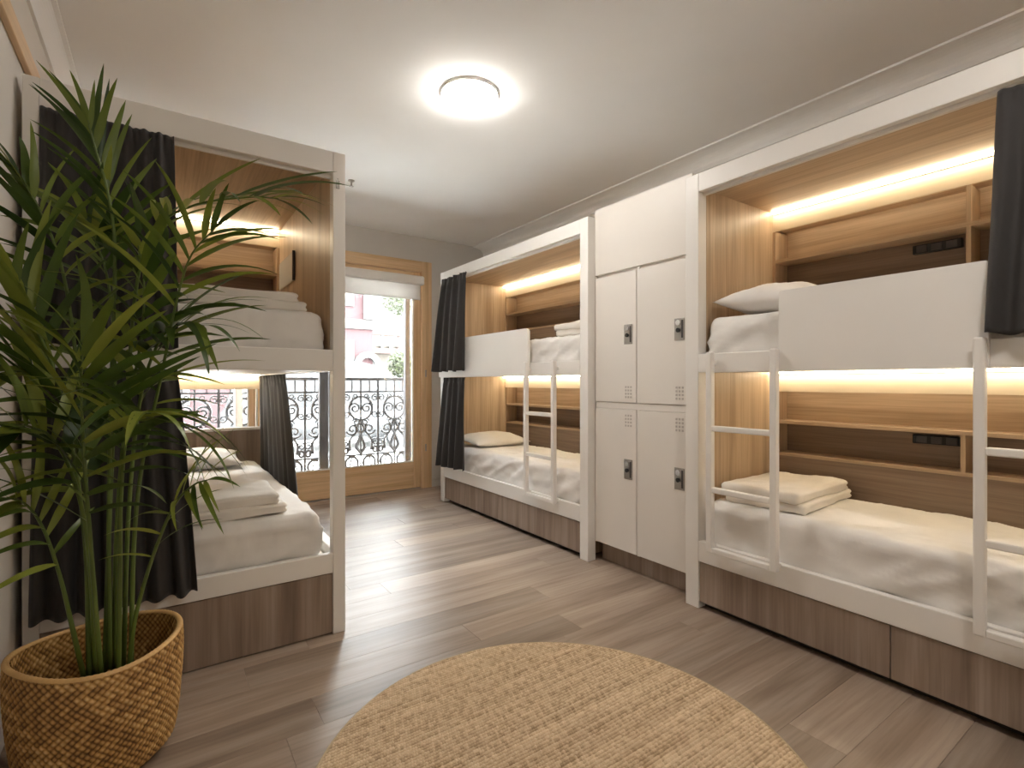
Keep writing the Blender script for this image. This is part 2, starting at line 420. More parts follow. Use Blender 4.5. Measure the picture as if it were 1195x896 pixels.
# ------------------------------------------------------------------ bunk beds along the right wall
XF, XS, XB = 2.35, 3.09, 3.25        # front plane, shelf plane, back plane
Z_LR0, Z_LR1 = 0.25, 0.36            # lower rail
Z_UR0, Z_UR1 = 1.25, 1.35            # upper rail
Z_FA0, Z_TOP = 2.213, 2.31           # fascia
def ladder(parent, y_a, y_b, z0, z1, rungs, x=XF-0.060):
    """one mesh per stile, joined by rungs; sits in front of the rails"""
    lo, hi = min(y_a, y_b), max(y_a, y_b); s = 0.032
    lad = box('ladder', x, x+0.034, lo, lo+s, z0, z1, WHITE, parent, 0.006, 2)
    box('stile', x, x+0.034, hi-s, hi, z0, z1, WHITE, lad, 0.006, 2)
    for z in rungs: box('rung', x+0.002, x+0.032, lo+s, hi-s, z-0.014, z+0.014, WHITE, lad, 0.005, 2)
    for z in (Z_LR1-0.002, Z_UR0+0.05):
        for yy in (lo+0.006, hi-s+0.006): box('bracket', x+0.030, XF-0.0005, yy, yy+0.02, z-0.012, z+0.012, WHITE, lad, 0.002, 1)
    return lad
def shelf_wall(t, ya, yb, zc, zbot, divider_y, socket_y, full_div):
    """LED panel, two rows of niches and plain back panel; ya>yb inner ends, zc = bay ceiling"""
    z_led = zc-0.117; z_s = zc-0.300; z_n = zc-0.483
    box('led_panel', XS, XS+0.018, yb, ya, z_led, zc, LEDPANEL, t)
    box('led_strip', XS-0.030, XS-0.010, yb+0.01, ya-0.01, zc-0.012, zc-0.0005, LED, t)
    box('led_profile', XS-0.009, XS-0.0005, yb+0.01, ya-0.01, zc-0.014, zc-0.0005, STEEL, t)
    box('niche_back', XB-0.018, XB, yb, ya, z_s, z_led+0.03, OAK_Y, t)
    box('niche_back', XB-0.018, XB, yb, ya, zbot, z_s-0.0002, SMOKE_Y, t)
    box('shelf_board', XS+0.0181, XB-0.018, yb+0.018, ya-0.018, z_led+0.012, z_led+0.028, OAK_Y, t)
    box('led_strip', XS+0.0185, XS+0.030, yb+0.03, ya-0.03, z_led+0.0065, z_led+0.0119, LEDN, t)
    sb = box('shelf_board', XS, XB-0.018, yb+0.018, ya-0.018, z_s-0.010, z_s+0.010, OAK_Y, t, 0.001)
    box('shelf_side', XS, XB-0.018, ya-0.018, ya, zbot, z_led-0.0005, OAK_Z, t, 0.001)
    box('shelf_side', XS, XB-0.018, yb, yb+0.018, zbot, z_led-0.0005, OAK_Z, t, 0.001)
    box('shelf_board', XS, XB-0.018, yb+0.018, ya-0.018, z_n-0.018, z_n, OAK_Y, t, 0.001)
    box('back_panel', XS, XS+0.018, yb+0.018, ya-0.018, zbot, z_n-0.018, SMOKE_Y, t)
    if divider_y is not None:
        box('shelf_divider', XS+0.001, XB-0.018, divider_y-0.009, divider_y+0.009, z_n, z_s-0.010, OAK_Z, t, 0.001)
        if full_div: box('shelf_divider', XS+0.001, XB-0.018, divider_y-0.009, divider_y+0.009, z_s+0.010, z_led-0.0005, OAK_Z, t, 0.001)
    if socket_y:
        s = box('power_socket', XB-0.045, XB-0.018, socket_y-0.10, socket_y+0.10, z_s-0.075, z_s-0.030, BLACKP, t, 0.004)
        for k in (-1, 0, 1): box('socket_cover', XB-0.049, XB-0.0445, socket_y+k*0.06-0.022, socket_y+k*0.06+0.022, z_s-0.070, z_s-0.035, DARKMET, s, 0.003)
LEDN = emit('niche_led', (1.0, 0.85, 0.60), LED_W*0.35)
LEDPANEL = plain('pale_led_panel', (0.78, 0.66, 0.50), 0.5, var=0.02)
def bunk(name, label, ya, yb, drawers, guard, ladders, div_up, div_lo, sock_up, sock_lo, group):
    t = thing(name, (XF+0.45, (ya+yb)/2, 0), label, 'bunk bed', group)
    pw = 0.08
    for (y0, y1) in ((ya-pw, ya), (yb, yb+pw)):
        box('post', XF, XF+0.07, y0, y1, 0, Z_TOP, WHITE, t, 0.003)
    ia, ib = ya-pw, yb+pw
    box('fascia', XF+0.001, XF+0.035, ib, ia, Z_FA0, Z_TOP, WHITE, t, 0.003)
    box('curtain_track', XF+0.040, XF+0.062, ib, ia, Z_FA0-0.014, Z_FA0+0.012, WHITE, t, 0.003)
    box('top_panel', XF+0.036, XB, yb+0.02, ya-0.02, 2.236, Z_TOP-0.002, OAK_Y, t)
    box('upper_rail', XF, XF+0.035, ib, ia, Z_UR0, Z_UR1, WHITE, t, 0.004)
    box('upper_base', XF+0.036, XB, ib-0.07, ia+0.07, Z_UR0+0.012, Z_UR0+0.045, WHITE, t)
    box('lower_rail', XF, XF+0.035, ib, ia, Z_LR0, Z_LR1, WHITE, t, 0.004)
    box('lower_base', XF+0.036, XB, ib-0.07, ia+0.07, Z_LR0+0.01, Z_LR0+0.05, WHITE, t)
    for (y0, y1) in ((ia-0.0, ia+0.02), (ib-0.02, ib)):
        box('end_panel', XF+0.071, XB, y0, y1, 0.02, Z_UR0+0.011, OAK_Z, t)
        box('end_panel', XF+0.071, XB, y0, y1, Z_UR0+0.046, 2.235, OAK_Z, t)
    for (y0, y1) in drawers:
        box('drawer', XF+0.008, XF+0.030, y0+0.0015, y1-0.0015, 0.036, Z_LR0-0.004, DRAW, t, 0.0015, 1)
    box('plinth', XF+0.06, XF+0.08, ib, ia, 0.0, Z_LR0, DARKGAP, t)
    shelf_wall(t, ia, ib, 2.235, Z_UR0+0.046, div_up, sock_up, True)
    shelf_wall(t, ia, ib, Z_UR0+0.011, Z_LR0+0.051, div_lo, sock_lo, False)
    if guard:
        y0, y1, rc = guard
        bm = bmesh.new(); z0, z1 = Z_UR0+0.0, 1.618
        pts = []
        R = rc
        for (cy, cz, a0) in ((y1-R, z1-R, 0), (y0+R, z1-R, 90), ):
            for k in range(7): a = math.radians(a0+k*15); pts.append((cy+R*math.cos(a), cz+R*math.sin(a)))
        pts += [(y0, z0), (y1, z0)]
        vs = [bm.verts.new((XF-0.022, p[0], p[1])) for p in pts]; f = bm.faces.new(vs)
        e = bmesh.ops.extrude_face_region(bm, geom=[f]); bmesh.ops.translate(bm, vec=(0.0215, 0, 0), verts=[v for v in e['geom'] if isinstance(v, bmesh.types.BMVert)])
        bmesh.ops.recalc_face_normals(bm, faces=bm.faces[:])
        me = bm_mesh(bm, 'guard'); c = recenter(me); link('guard_panel', me, WHITE, t, c)
    for (a, b) in ladders: ladder(t, a, b, 0.335, Z_UR1+0.004, (0.349, 0.654, 0.966))
    return t
near = bunk('bunk_bed', 'white and oak two-level bunk with two ladders and two smoked oak drawers beside the lockers',
     1.74, -0.45, [(0.80, 1.66), (-0.06, 0.80), (-0.37, -0.06)], (0.505, 1.222, 0.010), [(1.215, 1.577), (0.165, 0.538)], 0.74, 0.76, 0.89, 0.89, 'bunk beds')
rear = bunk('bunk_bed', 'white and oak two-level bunk with one ladder next to the balcony door',
     4.68, 2.508, [(3.62, 4.60), (2.59, 3.62)], (3.155, 4.675, 0.035), [(2.80, 3.165)], 2.98, 2.98, None, None, 'bunk beds')

# mattresses and bedding on the right
mattress('mattress', 2.388, 3.085, -0.34, 1.645, Z_LR0+0.052, 0.585, 'white sheeted mattress in the lower bed with the folded cream duvet near the lockers', 1.0, 1.2)
mattress('mattress', 2.388, 3.085, -0.34, 1.645, Z_UR0+0.047, 1.55, 'white sheeted mattress in the upper bed behind the guard panel near the lockers', 2.0)
mattress('mattress', 2.388, 3.085, 2.605, 4.585, Z_LR0+0.052, 0.585, 'white sheeted mattress in the lower bed next to the balcony door', 3.0, 1.5)
mattress('mattress', 2.388, 3.085, 2.605, 4.585, Z_UR0+0.047, 1.55, 'white sheeted mattress in the upper bed next to the balcony door', 4.0, 1.3)
pillow('pillow', (2.74, 1.40, 1.545), 0.64, 0.46, 0.19, 'white pillow on the upper bed above the folded cream duvet', 0.0, (0.05, -0.02), 1)
pillow('pillow', (2.74, 4.30, 0.580), 0.62, 0.44, 0.13, 'cream pillow on the lower bed beside the dark curtain at the door end', 0.0, (0.10, 0.0), 2, DUVET)
pillow('pillow', (2.74, 4.28, 1.545), 0.62, 0.44, 0.12, 'cream pillow peeping over the guard panel of the bunk by the balcony door', 0.0, (0.05, 0), 3, DUVET)
folded_duvet('folded_duvet', (2.735, 1.385, 0.578), 0.62, 0.40, 2, 0.052, 'cream duvet folded in two layers on the lower bed behind the ladder', 0.06, 1)
folded_duvet('folded_duvet', (2.74, 2.80, 1.543), 0.60, 0.36, 2, 0.048, 'white duvet folded on the upper bed beside the lockers', 0.0, 3)
# curtains on the right
curtain('curtain', (XF+0.02, 0.490), (XF+0.02, -0.36), (XF-0.050, 0.505), (XF-0.045, -0.37), 2.198, 1.362, 9, 'dark charcoal curtain hanging at the upper bed with the two ladders', 0.022, 1)
curtain('curtain', (XF-0.030, 4.575), (XF-0.030, 4.10), (XF-0.110, 4.62), (XF-0.080, 4.09), 2.222, 1.305, 4, 'dark charcoal curtain on the upper bed of the bunk by the balcony door', 0.036, 2)
curtain('curtain', (XF-0.022, 4.55), (XF-0.022, 4.14), (XF-0.085, 4.60), (XF-0.065, 4.11), 1.246, 0.385, 4, 'dark charcoal curtain on the lower bed of the bunk by the balcony door', 0.034, 3)

# ------------------------------------------------------------------ lockers
LX, LY0, LY1 = 2.412, 1.742, 2.506
lk = thing('locker_bank', (2.8, 2.12, 0), 'cream white metal locker bank with four locked doors between the two bunks', 'locker')
box('body', LX+0.022, XB, LY0, LY1, 0.13, Z_TOP+0.045, LOCKW, lk)
box('top_panel', LX, LX+0.0215, LY0, LY1, 1.915, Z_TOP+0.045, LOCKW, lk, 0.002)
box('plinth', LX+0.07, LX+0.09, LY0, LY1, 0, 0.13, DRAW, lk)
ym = 2.132
cols = ((ym+0.012, LY1-0.014), (LY0+0.02, ym-0.012))
rows = ((1.072, 1.895), (0.135, 1.028))
box('divider', LX+0.004, LX+0.0215, LY0, LY1, 1.030, 1.070, LOCKW, lk, 0.002)
box('divider', LX+0.004, LX+0.0215, ym-0.010, ym+0.010, 0.13, 1.03, LOCKW, lk, 0.002)
box('divider', LX+0.004, LX+0.0215, ym-0.010, ym+0.010, 1.07, 1.912, LOCKW, lk, 0.002)
box('divider', LX+0.004, LX+0.0215, LY0, LY0+0.018, 0.13, 1.912, LOCKW, lk, 0.002)
box('divider', LX+0.004, LX+0.0215, LY1-0.012, LY1, 0.13, 1.912, LOCKW, lk, 0.002)
for ri, (z0, z1) in enumerate(rows):
    for ci, (y0, y1) in enumerate(cols):
        dr = box('door', LX-0.002, LX+0.0195, y0, y1, z0, z1, LOCKW, lk, 0.003)
        yc = y0+0.062; zc = 1.500 if ri == 0 else 0.655
        lp = box('lock_plate', LX-0.006, LX-0.0015, yc-0.034, yc+0.034, zc-0.062, zc+0.062, STEEL, dr, 0.002)
        def knob(zz, r, m_, nm):
            bm = bmesh.new(); bmesh.ops.create_cone(bm, cap_ends=True, segments=20, radius1=r, radius2=r*0.85, depth=0.010, matrix=Matrix.Rotation(math.pi/2, 4, 'Y'))
            link(nm, bm_mesh(bm, nm), m_, dr, (LX-0.0105, yc+0.004, zz))
        knob(zc-0.006, 0.013, BLACKP, 'lock_cylinder'); knob(zc+0.036, 0.016, CHROME, 'lock_dial')
        box('lock_recess', LX-0.0072, LX-0.0055, yc-0.026, yc-0.014, zc-0.05, zc+0.05, DARKMET, dr, 0.0005)
        bm = bmesh.new()
        zv = z0+0.065 if ri == 0 else z1-0.070
        for a in range(3):
            for b in range(4): add_box(bm, -0.0012, 0.0012, a*0.021-0.027, a*0.021-0.015, b*0.021-0.036, b*0.021-0.024)
        link('vent', bm_mesh(bm, 'vent'), VENT, dr, (LX-0.0022, yc, zv))

# ------------------------------------------------------------------ left bunk, seen from its foot end
BX0, BX1, BY0, BY1 = -0.405, 0.736, 2.480, 4.66
PWL = 0.058; IX0, IX1 = BX0+0.045, BX1-PWL
ZT = 2.30
lb = thing('bunk_bed', ((BX0+BX1)/2, (BY0+BY1)/2, 0), 'white and oak bunk bed behind the potted palm seen from its foot end', 'bunk bed', 'bunk beds')
for y0 in (BY0, BY1-0.06):
    box('post', BX0, IX0, y0, y0+0.06, 0, ZT, WHITE, lb, 0.003); box('post', IX1, BX1, y0, y0+0.06, 0, ZT, WHITE, lb, 0.003)
box('fascia', IX0, IX1, BY0+0.001, BY0+0.035, 2.195, ZT, WHITE, lb, 0.003)
box('curtain_track', IX0, IX1, BY0+0.036, BY0+0.052, 2.180, 2.205, WHITE, lb, 0.003)
box('upper_rail', IX0, IX1, BY0, BY0+0.035, 1.255, 1.355, WHITE, lb, 0.004)
box('lower_rail', IX0, IX1, BY0, BY0+0.035, 0.292, 0.385, WHITE, lb, 0.004)
box('drawer', IX0, IX1, BY0+0.008, BY0+0.03, 0.006, 0.288, DRAW, lb, 0.0015, 1)
box('side_rail', IX1+0.01, BX1-0.001, BY0+0.061, BY1-0.061, 0.292, 0.385, WHITE, lb, 0.004)
box('side_rail', IX1+0.01, BX1-0.001, BY0+0.061, BY1-0.061, 1.255, 1.355, WHITE, lb, 0.004)
box('drawer', IX1+0.012, BX1-0.006, BY0+0.061, BY1-0.061, 0.006, 0.288, DRAW, lb, 0.0015, 1)
box('side_panel', IX1, IX1+0.018, BY0+0.061, BY1-0.061, 1.36, 2.24, OAK_Z, lb)
box('side_cladding', IX1+0.019, BX1-0.002, BY0+0.061, BY1-0.061, 1.36, ZT-0.004, WHITE, lb)
box('side_panel', IX0-0.018, IX0, BY0+0.061, BY1-0.061, 1.36, 2.24, OAK_Z, lb)
box('side_panel', IX0-0.018, IX0, BY0+0.061, BY1-0.061, 0.34, 1.25, OAK_Z, lb)
box('top_panel', IX0, IX1, BY0+0.053, BY1-0.001, 2.242, ZT-0.002, OAK_Y, lb)
box('upper_base', IX0, IX1, BY0+0.036, BY1-0.001, 1.262, 1.295, WHITE, lb)
box('lower_base', IX0, IX1, BY0+0.036, BY1-0.061, 0.30, 0.335, WHITE, lb)
# upper head end: shelf wall facing the foot
YS = 3.80; zc = 2.241; zl = zc-0.115
box('led_panel', IX0, IX1, YS, YS+0.018, zl, zc, LEDPANEL, lb)
box('led_strip', IX0+0.01, IX1-0.01, YS-0.030, YS-0.010, zc-0.012, zc-0.0005, LED, lb)
box('led_profile', IX0+0.01, IX1-0.01, YS-0.009, YS-0.0005, zc-0.014, zc-0.0005, STEEL, lb)
box('niche_back', IX0, IX1, YS+0.15, YS+0.168, zc-0.30, zc, OAK_X, lb)
box('niche_back', IX0, IX1, YS+0.15, YS+0.168, 1.30, zc-0.3002, SMOKE_X, lb)
for zz in (zc-0.31, 1.72): box('shelf_board', IX0+0.018, IX1-0.018, YS, YS+0.149, zz, zz+0.018, OAK_X, lb, 0.001)
for xx in (IX0, IX1-0.018): box('shelf_side', xx, xx+0.018, YS, YS+0.149, 1.30, zl-0.0005, OAK_Z, lb, 0.001)
box('shelf_board', IX0+0.018, IX1-0.018, YS+0.0181, YS+0.149, zl+0.012, zl+0.028, OAK_X, lb)
box('led_strip', IX0+0.03, IX1-0.03, YS+0.0185, YS+0.030, zl+0.0065, zl+0.0119, LEDN, lb)
box('back_panel', IX0+0.018, IX1-0.018, YS+0.001, YS+0.018, 1.30, 1.719, SMOKE_X, lb)
# lower head end: panel with a wide opening to the window
YH = BY1-0.05
box('headboard', IX0, IX1, YH, YH+0.02, 0.336, 0.815, DRAW, lb)
box('headboard_ledge', IX0, IX1, YH-0.02, YH+0.04, 0.8155, 0.838, WHITE, lb, 0.003)
box('led_panel', IX0, IX1, YH, YH+0.018, 1.145, 1.261, LEDPANEL, lb)
box('led_strip', IX0+0.01, IX1-0.01, YH-0.030, YH-0.010, 1.249, 1.2612, LED, lb)
box('opening_frame', IX1-0.036, IX1-0.022, YH-0.01, YH+0.02, 0.8385, 1.145, WHITE, lb, 0.003)
hk = box('hook', IX1+0.012, IX1+0.030, BY0-0.006, BY0-0.0002, 2.125, 2.165, STEEL, lb, 0.003)
bm = bmesh.new(); tube_into(bm, smoothpts([Vector((0.021, -0.006, 2.135))+Vector((IX1, BY0, 0)), Vector((0.018, -0.03, 2.125))+Vector((IX1, BY0, 0)), Vector((0.012, -0.04, 2.14))+Vector((IX1, BY0, 0)), Vector((0.010, -0.042, 2.16))+Vector((IX1, BY0, 0))], 10), 0.003, 6)
me = bm_mesh(bm, 'hook_arm'); c = recenter(me); link('hook_arm', me, STEEL, hk, c)
wb = thing('wall_board', (IX1-0.008, 3.5, 1.82), 'small pale board with a dark edge on the side wall of the upper bed behind the palm', 'board')
box('board_face', IX1-0.014, IX1-0.0015, 3.31, 3.74, 1.825, 2.0, plain('pale_acrylic', (0.75, 0.75, 0.73), 0.15), wb, 0.003)
box('board_edge', IX1-0.018, IX1-0.0015, 3.302, 3.3095, 1.822, 2.003, DARKMET, wb, 0.002)
mattress('mattress', IX0+0.02, IX1-0.035, BY0+0.045, YH-0.03, 0.337, 0.585, 'white sheeted mattress in the lower bed behind the potted palm', 5.0, 1.0)
mattress('mattress', IX0+0.02, IX1-0.022, BY0+0.05, YS-0.01, 1.297, 1.545, 'white sheeted mattress in the upper bed behind the potted palm', 6.0, 1.0)
pillow('pillow', (0.17, 4.36, 0.578), 0.66, 0.42, 0.14, 'white pillow at the window end of the lower bed behind the palm', 0.0, (0.12, 0), 4)
folded_duvet('folded_duvet', (0.15, 2.80, 0.580), 0.68, 0.44, 2, 0.050, 'cream duvet folded across the lower bed behind the potted palm', 0.0, 5)
folded_duvet('folded_duvet', (0.24, 2.78, 1.540), 0.66, 0.42, 2, 0.045, 'cream duvet folded on the upper bed behind the potted palm', 0.0, 8)
curtain('curtain', (IX0+0.005, BY0-0.012), (0.045, BY0-0.012), (IX0, BY0-0.03), (0.06, BY0-0.03), 2.192, 1.335, 7, 'black curtain at the foot of the upper bed behind the palm leaves', 0.018, 4)
curtain('curtain', (IX0-0.01, BY0-0.016), (0.055, BY0-0.016), (IX0-0.02, BY0-0.045), (0.125, BY0-0.045), 1.253, 0.345, 7, 'black curtain at the foot of the lower bed behind the palm stems', 0.020, 5)
curtain('curtain', (IX1-0.012, 4.575), (IX1-0.012, 3.58), (IX1+0.008, 4.575), (IX1+0.020, 3.34), 1.253, 0.405, 7, 'dark curtain gathered at the window end of the lower bed behind the palm', 0.015, 6)

# ------------------------------------------------------------------ ceiling lamp, sprinkler
def ceiling_lamp(LC, label):
    lamp = thing('ceiling_lamp', (*LC, ZC), label, 'ceiling lamp', 'dome ceiling lamps')
    me = lathe([(0.001, 0), (0.155, 0), (0.163, -0.003), (0.163, -0.014), (0.160, -0.016), (0.155, -0.014), (0.001, -0.014)]); link('lamp_base', me, WHITE, lamp, (*LC, ZC), True)
    prof = [(0.158*math.cos(a*math.pi/2/14)**0.85, -0.0142-0.056*math.sin(a*math.pi/2/14)) for a in range(14)]+[(0.0005, -0.0702)]
    me = lathe(prof); link('lamp_dome', me, LAMPM, lamp, (*LC, ZC), True)
ceiling_lamp((1.446, 2.515), 'round white glass dome lamp on the ceiling in the middle of the room')
ceiling_lamp((1.35, -0.10), 'added unseen dome lamp on the ceiling above the camera, lighting the left bunk')  # out of view; added so the left bunk's foot end gets light
sp = P(410, 215, (ZC-H-0.03)*FPX/(446-215)); 
spt = thing('sprinkler', (sp.x, sp.y, ZC), 'small metal fire sprinkler head on the ceiling', 'sprinkler')
link('escutcheon', lathe([(0.001, 0), (0.027, 0), (0.025, -0.006), (0.010, -0.009), (0.008, -0.025), (0.001, -0.025)], 24), STEEL, spt, (sp.x, sp.y, ZC), True)
link('deflector', lathe([(0.001, -0.025), (0.006, -0.025), (0.006, -0.045), (0.018, -0.046), (0.018, -0.049), (0.001, -0.049)], 24), STEEL, spt, (sp.x, sp.y, ZC), True)

# ------------------------------------------------------------------ round jute rug
def rug_material():
    m, nt, b = mat('natural_jute')
    at = N(nt, 'ShaderNodeAttribute'); at.attribute_name = 'tone'
    v, _ = coords(nt, (1, 1, 1)); f = noise_tex(nt, v, 260, 3, 0.7)
    vs_, _ = coords(nt, (1.2, 16, 1)); st = noise_tex(nt, vs_, 2.2, 3, 0.6, 0.3)
    c = ramp(nt, [(0.0, (0.27, 0.18, 0.10)), (0.4, (0.66, 0.515, 0.345)), (1.0, (0.86, 0.735, 0.545))], at.outputs['Fac'])
    c = mixc(nt, 0.6, c, ramp(nt, [(0.3, (0.70, 0.62, 0.55)), (0.7, (1.08, 1.05, 1.0))], f), 'MULTIPLY')
    c = mixc(nt, 0.7, c, ramp(nt, [(0.32, (0.78, 0.74, 0.70)), (0.62, (1.05, 1.05, 1.05))], st), 'MULTIPLY')
    nt.links.new(c, b.inputs['Base Color']); b.inputs['Roughness'].default_value = 0.95
    bump(nt, b, f, 0.5, 0.003); return m
RC = (1.02, 1.205); RR = 0.757
def build_rug():
    n = 520; step = 2*RR/n; idx = {}; vs, fs, tone = [], [], []
    ROWS = 0.0135; ST = 0.0095
    for j in range(n+1):
        for i in range(n+1):
            x, y = -RR+i*step, -RR+j*step; r = math.hypot(x, y)
            if r > RR+step: continue
            yy = y+0.0035*noise.noise(Vector((x*3, y*3, 0)))
            rw = math.floor(yy/ROWS); fy = yy/ROWS-rw
            fx = (x+(0.5*ST if rw % 2 else 0))/ST; kx = math.floor(fx); fx -= kx
            hsh = (math.sin(rw*12.9898+kx*78.233)*43758.5453) % 1.0; hr = (math.sin(rw*7.13)*9871.77) % 1.0
            hgt = (math.sin(math.pi*fy)**0.7)*(0.6+0.4*math.sin(math.pi*fx)**0.8)*(0.75+0.35*hsh)
            edge = max(0, min(1, (RR-r)/0.012)); 
            if r > RR: x *= RR/r; y *= RR/r
            idx[(i, j)] = len(vs)
            vs.append((x, y, 0.004+(0.006+0.0085*hgt)*math.sqrt(edge)))
            tone.append(min(1, max(0, 0.02+0.72*hgt+0.30*(hsh-0.5)+0.25*(hr-0.5))))
    for j in range(n):
        for i in range(n):
            q = [(i, j), (i+1, j), (i+1, j+1), (i, j+1)]
            if all(k in idx for k in q): fs.append([idx[k] for k in q])
    me = bpy.data.meshes.new('rug'); me.from_pydata(vs, [], fs)
    a = me.attributes.new('tone', 'FLOAT', 'POINT'); a.data.foreach_set('value', tone)
    o = link('round_rug', me, rug_material(), None, (RC[0], RC[1], 0.0), True)
    # bound edge braid
    tag(o, 'round natural jute rug with ribbed weave lying on the plank floor', 'rug')
    bm = bmesh.new(); pts = []
    ns = 240
    bd = grid_mesh(lambda u, v: ((RR-0.002+0.006*math.cos(2*math.pi*v))*math.cos(2*math.pi*u), (RR-0.002+0.006*math.cos(2*math.pi*v))*math.sin(2*math.pi*u), 0.007+0.0065*math.sin(2*math.pi*v)), ns, 8, True); bm.free()
    e = link('edge_binding', bd, plain('jute_edge', (0.52, 0.40, 0.25), 0.95, var=0.25, bscale=180, bstr=0.6), o, (RC[0], RC[1], 0.0), True)
build_rug()

# ------------------------------------------------------------------ woven basket
BC = Vector((-0.158, 2.075, 0)); BH, BRT, BRB = 0.37, 0.214, 0.182
def basket_material():
    m, nt, b = mat('woven_seagrass')
    at = N(nt, 'ShaderNodeAttribute'); at.attribute_name = 'strand'
    v, _ = coords(nt, (1, 1, 1)); f = noise_tex(nt, v, 70, 4, 0.6); g = noise_tex(nt, v, 7, 3)
    c = ramp(nt, [(0.0, (0.13, 0.06, 0.016)), (0.3, (0.40, 0.22, 0.065)), (0.65, (0.58, 0.36, 0.13)), (1.0, (0.76, 0.55, 0.28))], at.outputs['Fac'])
    c = mixc(nt, 0.5, c, ramp(nt, [(0.3, (0.6, 0.55, 0.5)), (0.7, (1.1, 1.08, 1.0))], f), 'MULTIPLY')
    c = mixc(nt, 0.5, c, ramp(nt, [(0.35, (0.75, 0.66, 0.55)), (0.65, (1.1, 1.08, 1.0))], g), 'MULTIPLY')
    nt.links.new(c, b.inputs['Base Color']); b.inputs['Roughness'].default_value = 0.55; bump(nt, b, f, 0.3, 0.002); return m
BASK = basket_material()
def weave_val(s, z, w_):
    a, b = (s+z)/w_, (s-z)/w_; ia, ib = math.floor(a), math.floor(b); fa, fb = a-ia, b-ib
    over = ((ia-ib) % 4) < 2
    ff, oth, hid = (fa, fb, ia) if over else (fb, fa, ib+1000)
    h = math.sin(math.pi*ff)**0.5*(0.55+0.45*math.sin(math.pi*oth))
    rnd = (math.sin(hid*91.7)*4375.85) % 1.0
    return h, rnd, over
def basket():
    nu, nv = 496, 124; CIRC = 2*math.pi*0.215; NS = 62; w_ = CIRC/NS
    vs, fs, st = [], [], []
    def rad(v): return BRB+(BRT-BRB)*v**0.75+0.010*math.sin(math.pi*v)-0.03*max(0, 0.10-v)/0.10
    for side in (1, -1):
        for j in range(nv+1):
            v = j/nv
            for i in range(nu):
                u = i/nu; h, r, ov = weave_val(u*CIRC, v*BH*1.0, w_)
                ang = 2*math.pi*u; sq = 1+0.012*math.cos(4*ang)
                R = rad(v)*sq+(0.0065*h if side > 0 else -0.012-0.003*h)+0.003*noise.noise(Vector((math.cos(ang)*2, math.sin(ang)*2, v*3)))
                vs.append((R*math.cos(ang), R*math.sin(ang), 0.002+v*BH+0.012*math.sin(ang*2+1)*v))
                st.append(max(0, min(1, -0.22+0.95*h**1.3+0.50*(r-0.35)+(0.07 if ov else -0.07))))
    for s in range(2):
        o = s*(nv+1)*nu
        for j in range(nv):
            for i in range(nu):
                q = (o+j*nu+i, o+j*nu+(i+1) % nu, o+(j+1)*nu+(i+1) % nu, o+(j+1)*nu+i); fs.append(q if s == 0 else q[::-1])
    fs.append(list(range(nu))[::-1])
    me = bpy.data.meshes.new('basket'); me.from_pydata(vs, [], fs)
    a = me.attributes.new('strand', 'FLOAT', 'POINT'); a.data.foreach_set('value', st)
    root = thing('woven_basket', BC, 'golden woven seagrass basket holding the palm beside the bunk', 'basket')
    link('basket_wall', me, BASK, root, BC, True)
    rim = grid_mesh(lambda u, v: ((BRT-0.003+0.009*math.cos(2*math.pi*v))*(1+0.012*math.cos(8*math.pi*u))*math.cos(2*math.pi*u), (BRT-0.003+0.009*math.cos(2*math.pi*v))*(1+0.012*math.cos(8*math.pi*u))*math.sin(2*math.pi*u), BH+0.002+0.008*math.sin(2*math.pi*v)+0.0008*math.sin(u*2*math.pi*90+v*6)+0.012*math.sin(4*math.pi*u+1)), 360, 8, True)
    link('rim', rim, plain('rim_cane', (0.56, 0.35, 0.14), 0.5, var=0.2), root, BC, True)
basket()

# ------------------------------------------------------------------ potted palm
def leaf_material():
    m, nt, b = mat('palm_leaf')
    oi = N(nt, 'ShaderNodeObjectInfo'); v, _ = coords(nt, (4, 60, 1)); f = noise_tex(nt, v, 3, 2)
    c = ramp(nt, [(0.0, (0.030, 0.062, 0.012)), (0.4, (0.072, 0.125, 0.018)), (0.70, (0.17, 0.225, 0.032)), (1.0, (0.34, 0.38, 0.065))], oi.outputs['Random'])
    c = mixc(nt, 0.5, c, ramp(nt, [(0.3, (0.75, 0.78, 0.7)), (0.7, (1.1, 1.08, 1.0))], f), 'MULTIPLY')
    nt.links.new(c, b.inputs['Base Color']); b.inputs['Roughness'].default_value = 0.38
    b.inputs['Subsurface Weight'].default_value = 0.0
    tr = N(nt, 'ShaderNodeBsdfTranslucent'); nt.links.new(c, tr.inputs[0]); mx = N(nt, 'ShaderNodeMixShader'); mx.inputs[0].default_value = 0.25
    out = nt.nodes['Material Output']; nt.links.new(b.outputs[0], mx.inputs[1]); nt.links.new(tr.outputs[0], mx.inputs[2]); nt.links.new(mx.outputs[0], out.inputs[0])
    return m
LEAF = leaf_material(); STEM = plain('palm_stem', (0.10, 0.15, 0.028), 0.45, var=0.25)
